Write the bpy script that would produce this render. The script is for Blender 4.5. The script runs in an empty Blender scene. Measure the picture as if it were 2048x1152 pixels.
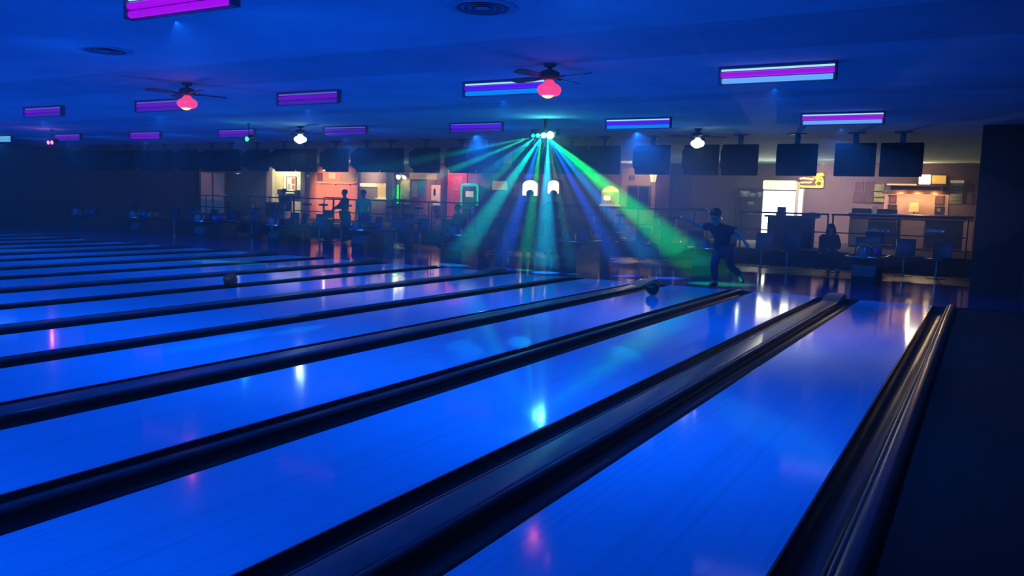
import bpy, bmesh, math, random
from mathutils import Vector, Matrix
C = bpy.context.scene.collection
S = bpy.context.scene
PI = math.pi
random.seed(7)

# ---------------------------------------------------------------- camera
CAM_H = 1.43
cd = bpy.data.cameras.new('camera'); cam = bpy.data.objects.new('camera', cd); C.objects.link(cam)
cd.sensor_width = 36.0; cd.lens = 1630.63 / 2048 * 36.0; cd.clip_start = 0.05; cd.clip_end = 200
RX = Vector((0.86468, 0.50148, 0.02913))      # image right, in the hall's axes
UP = Vector((-0.07721, 0.07539, 0.99416))     # image up
FW = Vector((-0.49635, 0.86188, -0.10390))    # view direction
cam.matrix_world = Matrix(((RX.x, UP.x, -FW.x, 0), (RX.y, UP.y, -FW.y, 0), (RX.z, UP.z, -FW.z, CAM_H), (0, 0, 0, 1)))
S.camera = cam
# ---------------------------------------------------------------- world, exposure
w = bpy.data.worlds.new('night'); S.world = w; w.use_nodes = True
w.node_tree.nodes['Background'].inputs[0].default_value = (0.0, 0.01, 0.05, 1)
w.node_tree.nodes['Background'].inputs[1].default_value = 0.15
S.view_settings.view_transform = 'Standard'; S.view_settings.look = 'None'
S.view_settings.exposure = 0.0; S.view_settings.gamma = 1.0; S.view_settings.use_curve_mapping = False
cy = S.cycles
cy.max_bounces = 6; cy.diffuse_bounces = 3; cy.glossy_bounces = 3; cy.transmission_bounces = 2
cy.volume_bounces = 0; cy.transparent_max_bounces = 6; cy.use_denoising = True
cy.caustics_reflective = False; cy.caustics_refractive = False; cy.sample_clamp_indirect = 3.0

# ---------------------------------------------------------------- dimensions
LANE, WIDE, NARROW, GUT = 1.058, 0.667, 0.483, 0.225
X0, FOUL, APPR_END, CONC_Y, CONC_Z, BACK, CEIL = -0.64, 14.49, 19.0, 22.5, 0.40, 29.5, 3.05
PIN_END, LEFT, RIGHT, NL = -4.2, -31.4, 0.62, 18
TUBE_X, TUBE_T, TUBE_ROWS = -2.15, 3.525, (-0.6, 4.42, 9.49, 14.30)
UV = (0.006, 0.16, 1.0)
UV_W = (360.0, 350.0, 265.0, 250.0)     # one per row of battens, pin end first

# ---------------------------------------------------------------- lamps that are not one fixture of their own
def lamp(name, kind, loc, energy, color, parent=None, target=None, size=60, blend=.5, radius=0.0):
    l = bpy.data.lights.new(name, kind); l.energy = energy; l.color = color
    if kind in ('POINT', 'SPOT'): l.shadow_soft_size = radius
    if kind == 'SPOT': l.spot_size = math.radians(size); l.spot_blend = blend
    o = bpy.data.objects.new(name, l); C.objects.link(o); o.location = loc
    if target is not None:
        o.rotation_euler = (Vector(target) - Vector(loc)).to_track_quat('-Z', 'Y').to_euler()
    if parent: o.parent = parent
    return o

# ---------------------------------------------------------------- materials
MATS = {}
def mat(name, col, rough=.5, metal=0.0, emit=None, es=0.0, noise=0.0, scale=8.0, spec=.5, bump=0.0, coat=0.0):
    if name in MATS: return MATS[name]
    m = bpy.data.materials.new(name); m.use_nodes = True; MATS[name] = m
    nt = m.node_tree; b = nt.nodes['Principled BSDF']
    b.inputs['Base Color'].default_value = (*col, 1); b.inputs['Roughness'].default_value = rough
    b.inputs['Metallic'].default_value = metal; b.inputs['Specular IOR Level'].default_value = spec
    b.inputs['Coat Weight'].default_value = coat; b.inputs['Coat Roughness'].default_value = .06
    if emit:
        b.inputs['Emission Color'].default_value = (*emit, 1); b.inputs['Emission Strength'].default_value = es
        m.cycles.emission_sampling = 'NONE' if es < 2.5 else 'AUTO'
    if noise > 0 or bump > 0:
        tc = nt.nodes.new('ShaderNodeTexCoord'); n = nt.nodes.new('ShaderNodeTexNoise')
        n.inputs['Scale'].default_value = scale; n.inputs['Detail'].default_value = 4
        nt.links.new(tc.outputs['Object'], n.inputs['Vector'])
        if noise > 0:
            r = nt.nodes.new('ShaderNodeValToRGB')
            r.color_ramp.elements[0].position = .3; r.color_ramp.elements[1].position = .7
            r.color_ramp.elements[0].color = (*[c * (1 - noise) for c in col], 1)
            r.color_ramp.elements[1].color = (*[min(1, c * (1 + noise)) for c in col], 1)
            nt.links.new(n.outputs['Fac'], r.inputs['Fac']); nt.links.new(r.outputs['Color'], b.inputs['Base Color'])
        if bump > 0:
            bp = nt.nodes.new('ShaderNodeBump'); bp.inputs['Strength'].default_value = bump; bp.inputs['Distance'].default_value = .02
            nt.links.new(n.outputs['Fac'], bp.inputs['Height']); nt.links.new(bp.outputs['Normal'], b.inputs['Normal'])
    return m

def board_mat(name, col, dark, rough, board=0.0271, coat=0.0):
    """narrow boards running along Y, each a little different, with faint streaks"""
    m = bpy.data.materials.new(name); m.use_nodes = True; MATS[name] = m
    nt = m.node_tree; N = nt.nodes; L = nt.links; b = N['Principled BSDF']
    tc = N.new('ShaderNodeTexCoord'); sp = N.new('ShaderNodeSeparateXYZ'); L.new(tc.outputs['Object'], sp.inputs[0])
    dv = N.new('ShaderNodeMath'); dv.operation = 'DIVIDE'; dv.inputs[1].default_value = board; L.new(sp.outputs['X'], dv.inputs[0])
    fl = N.new('ShaderNodeMath'); fl.operation = 'FLOOR'; L.new(dv.outputs[0], fl.inputs[0])
    fr = N.new('ShaderNodeMath'); fr.operation = 'FRACT'; L.new(dv.outputs[0], fr.inputs[0])
    wn = N.new('ShaderNodeTexWhiteNoise'); wn.noise_dimensions = '1D'; L.new(fl.outputs[0], wn.inputs['W'])
    mp = N.new('ShaderNodeMapping'); mp.inputs['Scale'].default_value = (55, .9, 1); L.new(tc.outputs['Object'], mp.inputs[0])
    no = N.new('ShaderNodeTexNoise'); no.inputs['Scale'].default_value = 1.0; no.inputs['Detail'].default_value = 3; L.new(mp.outputs[0], no.inputs['Vector'])
    ad = N.new('ShaderNodeMath'); ad.operation = 'ADD'; L.new(wn.outputs['Value'], ad.inputs[0]); L.new(no.outputs['Fac'], ad.inputs[1])
    sm = N.new('ShaderNodeMath'); sm.operation = 'LESS_THAN'; sm.inputs[1].default_value = .06; L.new(fr.outputs[0], sm.inputs[0])
    s2 = N.new('ShaderNodeMath'); s2.operation = 'MULTIPLY'; s2.inputs[1].default_value = -.5; L.new(sm.outputs[0], s2.inputs[0])
    a2 = N.new('ShaderNodeMath'); a2.operation = 'ADD'; L.new(ad.outputs[0], a2.inputs[0]); L.new(s2.outputs[0], a2.inputs[1])
    rp = N.new('ShaderNodeValToRGB'); rp.color_ramp.elements[0].position = .15; rp.color_ramp.elements[1].position = 1.35 / 1.6
    rp.color_ramp.elements[0].color = (*dark, 1); rp.color_ramp.elements[1].color = (*col, 1)
    L.new(a2.outputs[0], rp.inputs['Fac']); L.new(rp.outputs['Color'], b.inputs['Base Color'])
    b.inputs['Roughness'].default_value = rough; b.inputs['Coat Weight'].default_value = coat; b.inputs['Coat Roughness'].default_value = .05
    return m

M_lane = board_mat('uv_glowing_lane_boards', (.006, .58, .95), (.005, .48, .80), .085)  # the blue glow under black light is put into the board colour
M_appr = board_mat('approach_boards', (.055, .06, .19), (.04, .04, .14), .10, .054)
M_gut = mat('black_gutter', (.006, .008, .016), .22, noise=.3, scale=5)
M_cap = mat('dark_capping', (.022, .030, .05), .20, noise=.3, scale=4)
M_cover = mat('grey_return_cover', (.045, .065, .10), .30, noise=.25, scale=3)
M_ceil = mat('uv_blue_ceiling', (.40, .62, .70), .9, noise=.10, scale=1.2)  # some of the black light's blue is mixed into the ceiling colour
M_ceild = mat('ceiling_beam_paint', (.30, .48, .56), .9, noise=.1, scale=1.2)
M_monsh = mat('monitor_shell', (.006, .006, .008), .9, noise=.2, scale=9, spec=.2)
M_dark = mat('near_black_paint', (.012, .012, .016), .7, noise=.3, scale=6)
M_wallr = mat('dark_wall', (.008, .007, .009), .8, noise=.3, scale=2)
M_walk = mat('dark_carpet', (.012, .011, .014), .95, noise=.4, scale=60, bump=.3)
M_settee = mat('settee_floor', (.05, .04, .055), .35, noise=.35, scale=9)
M_conc = mat('concourse_carpet', (.06, .045, .05), .9, noise=.4, scale=40)
M_wallb = mat('pink_beige_plaster', (.27, .18, .19), .85, noise=.08, scale=2.5)
M_salmon = mat('salmon_plaster', (.85, .31, .17), .8, noise=.05, scale=2)
M_cream = mat('cream_paint', (.80, .74, .52), .7, noise=.05, scale=3)
M_tan = mat('tan_laminate', (.50, .33, .20), .6, noise=.12, scale=5)
M_brown = mat('brown_wood', (.16, .075, .04), .5, noise=.3, scale=7)
M_red = mat('red_door_paint', (.62, .12, .13), .5, noise=.1, scale=3)
M_steel = mat('brushed_steel', (.45, .45, .48), .25, 1.0, noise=.1, scale=20)
M_black = mat('black_plastic', (.012, .012, .016), .35, noise=.2, scale=12)
M_blk2 = mat('dark_housing', (.02, .022, .034), .5, noise=.2, scale=6)
M_white = mat('white_enamel', (.8, .8, .82), .4, noise=.04, scale=5)
M_frame = mat('dark_picture_frame', (.035, .022, .02), .4, noise=.2, scale=9)
M_glass = mat('dark_glass', (.02, .03, .045), .05, spec=.8, noise=.1, scale=3)
M_blade = mat('fan_blade_wood', (.10, .07, .07), .45, noise=.25, scale=10)
M_seat = mat('navy_seat_plastic', (.03, .035, .07), .4, noise=.2, scale=8)
M_grey = mat('grey_panel', (.22, .23, .22), .6, noise=.1, scale=6)

# ---------------------------------------------------------------- mesh helpers
class MB:
    def __init__(s): s.bm = bmesh.new()
    def box(s, x0, x1, y0, y1, z0, z1, bev=0.0, rot=None):
        mx = Matrix.Translation(((x0 + x1) / 2, (y0 + y1) / 2, (z0 + z1) / 2))
        if rot: mx = mx @ rot
        mx = mx @ Matrix.Diagonal((abs(x1 - x0), abs(y1 - y0), abs(z1 - z0), 1))
        r = bmesh.ops.create_cube(s.bm, size=1, matrix=mx)
        if bev > 0:
            es = list({e for v in r['verts'] for e in v.link_edges})
            bmesh.ops.bevel(s.bm, geom=es, offset=bev, segments=2, affect='EDGES', profile=.5)
        return s
    def cyl(s, a, b, r, r2=None, seg=16):
        a = Vector(a); b = Vector(b); d = b - a
        mx = Matrix.Translation((a + b) / 2) @ d.to_track_quat('Z', 'Y').to_matrix().to_4x4()
        bmesh.ops.create_cone(s.bm, cap_ends=True, segments=seg, radius1=r, radius2=r if r2 is None else r2, depth=d.length, matrix=mx)
        return s
    def ball(s, c, r, seg=16, sc=(1, 1, 1)):
        bmesh.ops.create_uvsphere(s.bm, u_segments=seg, v_segments=max(8, seg // 2), radius=r, matrix=Matrix.Translation(c) @ Matrix.Diagonal((*sc, 1)))
        return s
    def lathe(s, prof, c=(0, 0, 0), seg=24, wave=0.0, waves=8):
        rings = []
        for (r, z) in prof:
            if r < 1e-5: rings.append([s.bm.verts.new((c[0], c[1], c[2] + z))])
            else:
                rings.append([s.bm.verts.new((c[0] + r * (1 + wave * math.cos(waves * 2 * PI * k / seg)) * math.cos(2 * PI * k / seg),
                                              c[1] + r * (1 + wave * math.cos(waves * 2 * PI * k / seg)) * math.sin(2 * PI * k / seg), c[2] + z)) for k in range(seg)])
        for a, b in zip(rings, rings[1:]):
            for k in range(seg):
                k2 = (k + 1) % seg
                f = [a[k % len(a)], a[k2 % len(a)], b[k2 % len(b)], b[k % len(b)]]
                u = []
                for v in f:
                    if v not in u: u.append(v)
                if len(u) > 2: s.bm.faces.new(u)
        return s
    def prism(s, pts, axis, a, b):
        """closed outline of (u, v) points swept along axis 'x' or 'y' from a to b"""
        def P(u, v, t): return (t, u, v) if axis == 'x' else (u, t, v)
        A = [s.bm.verts.new(P(u, v, a)) for u, v in pts]; B = [s.bm.verts.new(P(u, v, b)) for u, v in pts]
        n = len(pts)
        for k in range(n): s.bm.faces.new((A[k], A[(k + 1) % n], B[(k + 1) % n], B[k]))
        s.bm.faces.new(A[::-1]); s.bm.faces.new(B)
        return s
    def tube(s, pts, r, seg=10, closed=False):
        pts = [Vector(p) for p in pts]; n = len(pts); rings = []
        for i, p in enumerate(pts):
            if closed: d = pts[(i + 1) % n] - pts[i - 1]
            else: d = pts[min(i + 1, n - 1)] - pts[max(i - 1, 0)]
            q = d.to_track_quat('Z', 'Y'); rr = r[i] if isinstance(r, (list, tuple)) else r
            rings.append([s.bm.verts.new(p + q @ Vector((rr * math.cos(2 * PI * k / seg), rr * math.sin(2 * PI * k / seg), 0))) for k in range(seg)])
        prs = list(zip(rings, rings[1:])) + ([(rings[-1], rings[0])] if closed else [])
        for a, b in prs:
            for k in range(seg): s.bm.faces.new((a[k], a[(k + 1) % seg], b[(k + 1) % seg], b[k]))
        if not closed: s.bm.faces.new(rings[0][::-1]); s.bm.faces.new(rings[-1])
        return s
    def build(s, name, m, parent=None, smooth=True):
        bmesh.ops.recalc_face_normals(s.bm, faces=s.bm.faces)
        me = bpy.data.meshes.new(name); s.bm.to_mesh(me); s.bm.free(); me.materials.append(m)
        if smooth:
            me.polygons.foreach_set('use_smooth', [True] * len(me.polygons))
            try: me.set_sharp_from_angle(angle=math.radians(38))
            except Exception: pass
        o = bpy.data.objects.new(name, me); C.objects.link(o)
        if parent: o.parent = parent
        return o

def tag(o, label, cat, group=None, kind=None):
    if label: o['label'] = label
    if cat: o['category'] = cat
    if group: o['group'] = group
    if kind: o['kind'] = kind
    return o
def thing(name, label, cat, loc=(0, 0, 0), rotz=0, group=None):
    o = bpy.data.objects.new(name, None); C.objects.link(o); o.empty_display_size = .1
    o.location = loc; o.rotation_euler = (0, 0, rotz)
    return tag(o, label, cat, group)
def struct(name, mb, m, label=None):
    o = mb.build(name, m, smooth=False); o['kind'] = 'structure'
    if label: o['label'] = label
    return o
def copy_tree(o, parent=None):
    c = o.copy(); C.objects.link(c)
    if parent: c.parent = parent
    for ch in list(o.children):
        if ch.type == 'LIGHT':
            d = ch.copy(); C.objects.link(d); d.parent = c
        else: copy_tree(ch, c)
    return c
def dup(o, loc, rotz=None, label=None, group=None):
    c = copy_tree(o); c.location = loc
    if rotz is not None: c.rotation_euler = (0, 0, rotz)
    if label: c['label'] = label
    if group: c['group'] = group
    return c
ORD = ['first', 'second', 'third', 'fourth', 'fifth', 'sixth', 'seventh', 'eighth', 'ninth', 'tenth', 'eleventh', 'twelfth',
       'thirteenth', 'fourteenth', 'fifteenth', 'sixteenth', 'seventeenth', 'eighteenth', 'nineteenth']

# ---------------------------------------------------------------- the hall
struct('floor', MB().box(LEFT - .2, RIGHT + .2, PIN_END - .2, FOUL, -.30, -.16), M_dark)
struct('floor_walkway_right', MB().box(-.30, RIGHT, PIN_END, FOUL, -.16, -.02), M_walk)
struct('floor_approach', MB().box(LEFT, RIGHT, FOUL + .012, APPR_END, -.16, 0), M_appr)
struct('trim_1', MB().box(LEFT, RIGHT, FOUL - .012, FOUL + .012, -.16, .001), M_black)
struct('floor_settee', MB().box(LEFT, RIGHT, APPR_END, CONC_Y, -.16, 0), M_settee)
struct('floor_concourse', MB().box(LEFT, RIGHT, CONC_Y, BACK, -.16, CONC_Z), M_conc)
struct('ceiling', MB().box(LEFT - .2, RIGHT + .2, PIN_END - .2, BACK + .2, CEIL, CEIL + .15), M_ceil)
struct('trim_2', MB().box(LEFT, RIGHT, 7.15, 8.60, CEIL - .004, CEIL), M_ceild)
struct('trim_3', MB().box(LEFT, RIGHT, 11.6, 12.2, CEIL - .004, CEIL), M_ceild)
struct('wall_back', MB().box(LEFT - .2, RIGHT + .2, BACK, BACK + .2, -.16, CEIL + .15), M_wallb)
struct('wall_left', MB().box(LEFT - .2, LEFT, PIN_END - .2, BACK, -.30, CEIL + .15), M_wallr)
struct('wall_right', MB().box(RIGHT, RIGHT + .2, PIN_END - .2, BACK, -.30, CEIL + .15), M_wallr)
struct('wall_front', MB().box(LEFT - .2, RIGHT + .2, PIN_END - .35, PIN_END - .15, -.30, CEIL + .15), M_dark)
struct('partition_right', MB().box(-.17, RIGHT, 16.9, 17.1, 0, CEIL), M_wallr)

# lanes and gutters
def lane_edges():
    out = []; x = X0
    for k in range(NL):
        out.append((x - LANE, x)); x -= LANE + (WIDE if k % 2 == 0 else NARROW)
    return out
LN = lane_edges()
lane0 = MB().box(-LANE / 2, LANE / 2, PIN_END, FOUL - .012, -.045, 0, .004).build('bowling_lane', M_lane, smooth=False)
for k, (a, b) in enumerate(LN):
    o = lane0 if k == 0 else lane0.copy()
    if k: C.objects.link(o)
    o.location = ((a + b) / 2, 0, 0)
    tag(o, 'blue glowing bowling lane beside the dark right-hand walkway' if k == 0 else f'blue glowing bowling lane, {ORD[k]} from the dark right-hand walkway', 'bowling lane', 'blue bowling lanes')

def gutter_bm(xc, wd, y0, y1):
    """a half-round channel with lips, open at the top"""
    ri = wd / 2 - .008; n = 12; prof = []
    for i in range(n + 1):
        t = PI + PI * i / n; prof.append((xc + ri * math.cos(t), -.012 + .085 * math.sin(t)))
    outer = [(xc + wd / 2, -.004), (xc + wd / 2, -.115), (xc - wd / 2, -.115), (xc - wd / 2, -.004)]
    return MB().prism([(xc - ri, -.004)] + prof + [(xc + ri, -.004)] + outer, 'y', y0, y1)
def cap_bm(x0, x1, top, y0, y1, rad):
    w_ = x1 - x0; rad = min(rad, w_ / 2 - .001); pts = [(x0, -.115)]
    for i in range(7):
        t = PI - PI / 2 * i / 6; pts.append((x0 + rad + rad * math.cos(t), top - rad + rad * math.sin(t)))
    for i in range(7):
        t = PI / 2 - PI / 2 * i / 6; pts.append((x1 - rad + rad * math.cos(t), top - rad + rad * math.sin(t)))
    pts.append((x1, -.115))
    return MB().prism(pts, 'y', y0, y1)
def divider(x_right, width, label, wide, edge=False):
    xl = x_right - width
    t = thing('lane_divider', label, 'gutter divider', (x_right - width / 2, FOUL, 0), 0, 'black gutter dividers between the lanes')
    sh = lambda x: x - (x_right - width / 2)
    y0, y1 = PIN_END - FOUL, -.02
    gutter_bm(sh(x_right - GUT / 2), GUT, y0, y1).build('gutter', M_gut, t)
    gutter_bm(sh(xl + GUT / 2), GUT, y0, y1).build('gutter', M_gut, t)
    cap_bm(sh(xl + GUT), sh(x_right - GUT), .036 if wide else .032, y0, y1 - .05, .03).build('capping', M_cover if wide else M_cap, t)
    for xs in (x_right - GUT, xl + GUT):        # a raised rounded bead along each gutter's inner lip
        MB().cyl((sh(xs), y0, .012), (sh(xs), y1 - .09, .012), .022, seg=12).build('bead', M_cap, t)
    if wide:
        hb = MB(); prof = [(-.95, .03), (-.8, .05), (-.55, .085), (-.3, .105), (-.12, .10), (-.04, .06), (-.03, .0), (-.95, .0)]
        xa, xb = sh(xl + GUT) - .02, sh(x_right - GUT) + .02
        hb.prism(prof, 'x', xa, xb)
        bmesh.ops.bevel(hb.bm, geom=[e for e in hb.bm.edges if abs(e.verts[0].co.x - e.verts[1].co.x) < 1e-6 and max(v.co.z for v in e.verts) > .03], offset=.025, segments=3, affect='EDGES')
        hb.build('return_hood', M_cover, t)
    return t
# the outermost right divider: one gutter and a curb along the walkway
t = thing('lane_divider', 'black gutter and curb between the rightmost lane and the dark walkway', 'gutter divider', (-.47, FOUL, 0), 0, 'black gutter dividers between the lanes')
gutter_bm(X0 + GUT / 2 + .47, GUT, PIN_END - FOUL, -.02).build('gutter', M_gut, t)
cap_bm(X0 + GUT + .47, -.30 + .47, .05, PIN_END - FOUL, -.05, .045).build('curb', M_cap, t)
MB().cyl((X0 + GUT + .47, PIN_END - FOUL, .012), (X0 + GUT + .47, -.1, .012), .022, seg=12).build('bead', M_cap, t)
for k in range(NL - 1):
    wide = k % 2 == 0
    divider(LN[k][0], WIDE if wide else NARROW,
            (f'wide black gutter divider with flat grey cover, left of the {ORD[k]} lane from the right' if wide else
             f'narrow black twin-gutter divider left of the {ORD[k]} lane from the right walkway'), wide)
xe = LN[-1][0]
t = thing('lane_divider', 'black gutter and curb along the dark left wall', 'gutter divider', (xe - .2, FOUL, 0), 0, 'black gutter dividers between the lanes')
gutter_bm(-GUT / 2 + .2, GUT, PIN_END - FOUL, -.02).build('gutter', M_gut, t)
cap_bm(-GUT - .10 + .2, -GUT + .2, .05, PIN_END - FOUL, -.05, .045).build('curb', M_cap, t)
struct('floor_walkway_left', MB().box(LEFT, xe - GUT - .10, PIN_END, FOUL, -.16, -.02), M_walk)

# ---------------------------------------------------------------- black-light battens on the ceiling
def em(name, col, s=1.0): return mat(name, (.02, .02, .03), .4, emit=col, es=s)
TC = {'line_w': em('tube_pale_cyan', (.35, .75, 1.0), 1.15), 'line_d': em('tube_dim_violet', (.16, .16, .85), .7),
      'magenta': em('tube_magenta_purple', (.36, .0, .80), 1.0), 'violet': em('tube_violet_blue', (.09, .0, .95), 1.0),
      'purple': em('tube_purple', (.13, .0, .55), 1.0), 'dim': em('tube_dim_purple', (.05, .01, .38), 1.0),
      'pale': em('tube_pale_blue', (.14, .42, 1.0), 1.0), 'sky': em('tube_sky_blue', (.0, .25, .98), 1.0), 'cyan': em('tube_cyan', (.12, .5, .9), 1.0)}
M_bat = mat('batten_enamel', (.10, .14, .22), .5, noise=.1, scale=9)
def batten(x, y, c1, c2, c3, label, row):
    t = thing('black_light_batten', label, 'ceiling light', (x, y, CEIL), 0, 'black-light battens on the ceiling')
    MB().box(-.64, .64, -.05, .06, -.03, 0, .006).box(-.62, .62, .035, .06, -.20, -.03, .004).build('housing', M_bat, t)
    for sx in (-1, 1): MB().box(sx * .62, sx * .64, -.04, .06, -.20, -.02, .004).build('end_cap', M_bat, t)
    MB().cyl((-.615, 0, -.038), (.615, 0, -.038), .012, seg=10).build('tube', TC[c1], t)
    MB().cyl((-.615, 0, -.090), (.615, 0, -.090), .030, seg=12).build('tube', TC[c2], t)
    MB().cyl((-.60, 0, -.160), (.60, 0, -.160), .030, seg=12).build('tube', TC[c3], t)  # bands of smeared lamp glow, built as stacked coloured tubes
    o = lamp('black_light', 'SPOT', (0, -.03, -.27), UV_W[row], UV, t, None, 150, .95)  # strong blue stand-in for the fluorescence the tubes excite
    o.rotation_euler = (math.radians((38, 38, 32, 42)[row]), 0, 0)     # only the added spot is tipped, keeping its glint off the near lanes
    return t
ROWN = ['over the pin end', 'in the row over the near lanes', 'in the row over mid-lane', 'in the row above the foul line']
SET = {(1, 1): ('line_w', 'magenta', 'magenta'), (2, 0): ('line_w', 'magenta', 'pale'), (2, 1): ('line_w', 'violet', 'sky'), (2, 2): ('line_d', 'purple', 'dim'),
       (2, 3): ('line_d', 'purple', 'dim'), (2, 4): ('line_d', 'purple', 'dim'), (3, 0): ('line_w', 'magenta', 'pale'), (3, 1): ('line_w', 'violet', 'sky'),
       (3, 2): ('line_d', 'violet', 'dim'), (3, 3): ('line_d', 'dim', 'dim'), (3, 4): ('line_d', 'purple', 'dim'), (3, 5): ('line_d', 'purple', 'purple'),
       (3, 6): ('line_d', 'purple', 'dim'), (3, 7): ('line_w', 'cyan', 'cyan')}
CN = {'magenta': 'bright purple', 'violet': 'violet and blue', 'purple': 'dim purple', 'dim': 'faint violet', 'cyan': 'pale cyan'}
for r, y in enumerate(TUBE_ROWS):
    for k in range(8):
        c = SET.get((r, k), ('line_d', 'purple', 'dim'))
        batten(TUBE_X - TUBE_T * k, y, *c, f'{CN[c[1]]} black-light tube {ROWN[r]}, {ORD[k]} from the right', r)

M_ventd = mat('vent_grey', (.10, .16, .20), .8, noise=.1, scale=5)
# ---------------------------------------------------------------- ceiling vents
for (x, y, lab) in ((-3.78, 5.93, 'round dark ceiling vent ahead of the red-lit right-hand fan'), (-8.97, 5.98, 'round dark ceiling vent ahead of the red-lit left-hand fan')):
    t = thing('ceiling_vent', lab, 'ceiling vent', (x, y, CEIL), 0, 'ceiling vents')
    MB().lathe([(.30, 0), (.30, -.008), (.25, -.014), (.22, -.010), (.0, -.010)], seg=28).build('flange', M_ceild, t)
    for rr in (.06, .12, .18): MB().lathe([(rr, -.010), (rr + .035, -.020), (rr + .04, -.018), (rr + .01, -.010)], seg=28).build('louvre', M_ventd, t)

# ---------------------------------------------------------------- ceiling fans with coloured light kits
M_gred = mat('pink_red_lit_glass', (.3, .05, .08), .3, emit=(.95, .06, .24), es=1.0)
M_bred = mat('hot_red_bulb', (.5, .3, .2), .3, emit=(1.0, .42, .16), es=2.4)
M_gwht = mat('white_lit_glass', (.6, .7, .7), .3, emit=(.65, 1.0, 1.0), es=2.4)
M_bwht = mat('white_bulb', (.6, .7, .7), .3, emit=(.6, 1.0, 1.0), es=12)
def fan(x, y, label, glass, bulb, col, power, turn, red=True):
    t = thing('ceiling_fan', label, 'ceiling fan', (x, y, CEIL), 0, 'ceiling fans over the lanes')
    MB().lathe([(0, 0), (.075, 0), (.07, -.03), (.02, -.055), (.02, -.075), (0, -.075)]).build('canopy', M_blk2, t)
    MB().lathe([(0, -.07), (.06, -.075), (.115, -.10), (.12, -.15), (.10, -.175), (.05, -.185), (0, -.185)]).build('motor', M_blk2, t)
    for k in range(4):
        a = turn + k * PI / 2; u = Vector((math.cos(a), math.sin(a), 0)); n = Vector((-u.y, u.x, 0))
        MB().tube([u * .09 + Vector((0, 0, -.165)), u * .16 + Vector((0, 0, -.16)), u * .22 + Vector((0, 0, -.155))], .012, 8).build('blade_iron', M_blk2, t)
        mb = MB(); top = []; bot = []
        outl = [(.19, .045), (.30, .060), (.45, .066), (.55, .060), (.585, .035), (.59, 0)]
        full = outl + [(d, -w_) for d, w_ in outl[-2::-1]]
        for d, w_ in full:
            p = u * d + n * w_ + Vector((0, 0, -.152 + w_ * .22)); top.append(mb.bm.verts.new(p)); bot.append(mb.bm.verts.new(p - Vector((0, 0, .008))))
        q = len(full)
        mb.bm.faces.new(top); mb.bm.faces.new(bot[::-1])
        for i in range(q): mb.bm.faces.new((top[i], bot[i], bot[(i + 1) % q], top[(i + 1) % q]))
        mb.build('blade', M_blade, t)
    MB().lathe([(.026, -.17), (.032, -.205), (.05, -.228), (.105, -.240), (.138, -.272), (.142, -.312), (.122, -.350), (.085, -.368), (.078, -.363), (.112, -.346), (.130, -.312), (.126, -.276), (.098, -.25), (.026, -.17)], seg=32, wave=.03).build('light_shade', glass, t)
    MB().ball((-.01, -.012, -.345), .080, 16, (1, 1, .65)).build('bulb', bulb, t)
    lamp('fan_light', 'POINT', (0, -.02, -.42), power, col, t, radius=.05)
    lamp('blade_fill', 'POINT', (.30, -.22, -.26), power * .12, col, t)  # extra point outside the shade, added to light the blades
    return t
fan(-4.52, 8.58, 'ceiling fan with glowing red glass shade, nearer and right of the two red ones', M_gred, M_bred, (1, .06, .12), .8, math.radians(-12))
fan(-10.35, 8.19, 'ceiling fan with glowing red glass shade, farther left of the two red ones', M_gred, M_bred, (1, .10, .10), 2.6, math.radians(-20))
fan(-13.9, 14.1, 'ceiling fan with bright blue-white lamp near the green ceiling lamp', M_gwht, M_bwht, (.5, .95, 1), 8, math.radians(-25))
fan(-5.24, 16.55, 'ceiling fan with small white lamp in front of the grey back wall', M_gwht, M_bwht, (.8, .95, 1), 1.6, math.radians(30))

def par_can(x, y, z, label, color, s, energy, n=1):
    t = thing('party_lamp', label, 'party light', (x, y, CEIL), 0, 'coloured party lamps on the ceiling')
    d = z - CEIL
    MB().cyl((0, 0, 0), (0, 0, -.02), .04).cyl((0, 0, -.02), (0, 0, d + .10), .008, seg=8).build('stem', M_black, t)
    m = mat('lens_' + color[0], (.1, .1, .1), .3, emit=color[1], es=s)
    for i in range(n):
        ox = (i - (n - 1) / 2) * .17
        MB().cyl((ox, .12, d + .05), (ox, -.05, d), .055, .068, 18).build('can', M_black, t)
        MB().ball((ox, -.052, d), .058, 16, (1, .45, 1)).build('lens', m, t)
    MB().box(-.04 - .085 * (n - 1), .04 + .085 * (n - 1), .02, .06, d + .085, d + .11, .006).build('bracket', M_black, t)
    lamp('party_beam', 'POINT', (0, -.16, d - .02), energy, color[1], t)
par_can(-14.67, 13.26, 2.70, 'small green lamp hanging from the ceiling left of the blue-white fan', ('green', (.05, 1.0, .25)), 2.2, 1)
par_can(-22.2, 13.18, 2.70, 'pair of small pink lamps hanging at the far left of the ceiling', ('pink', (1.0, .18, .45)), 2.2, 3, 2)

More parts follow.
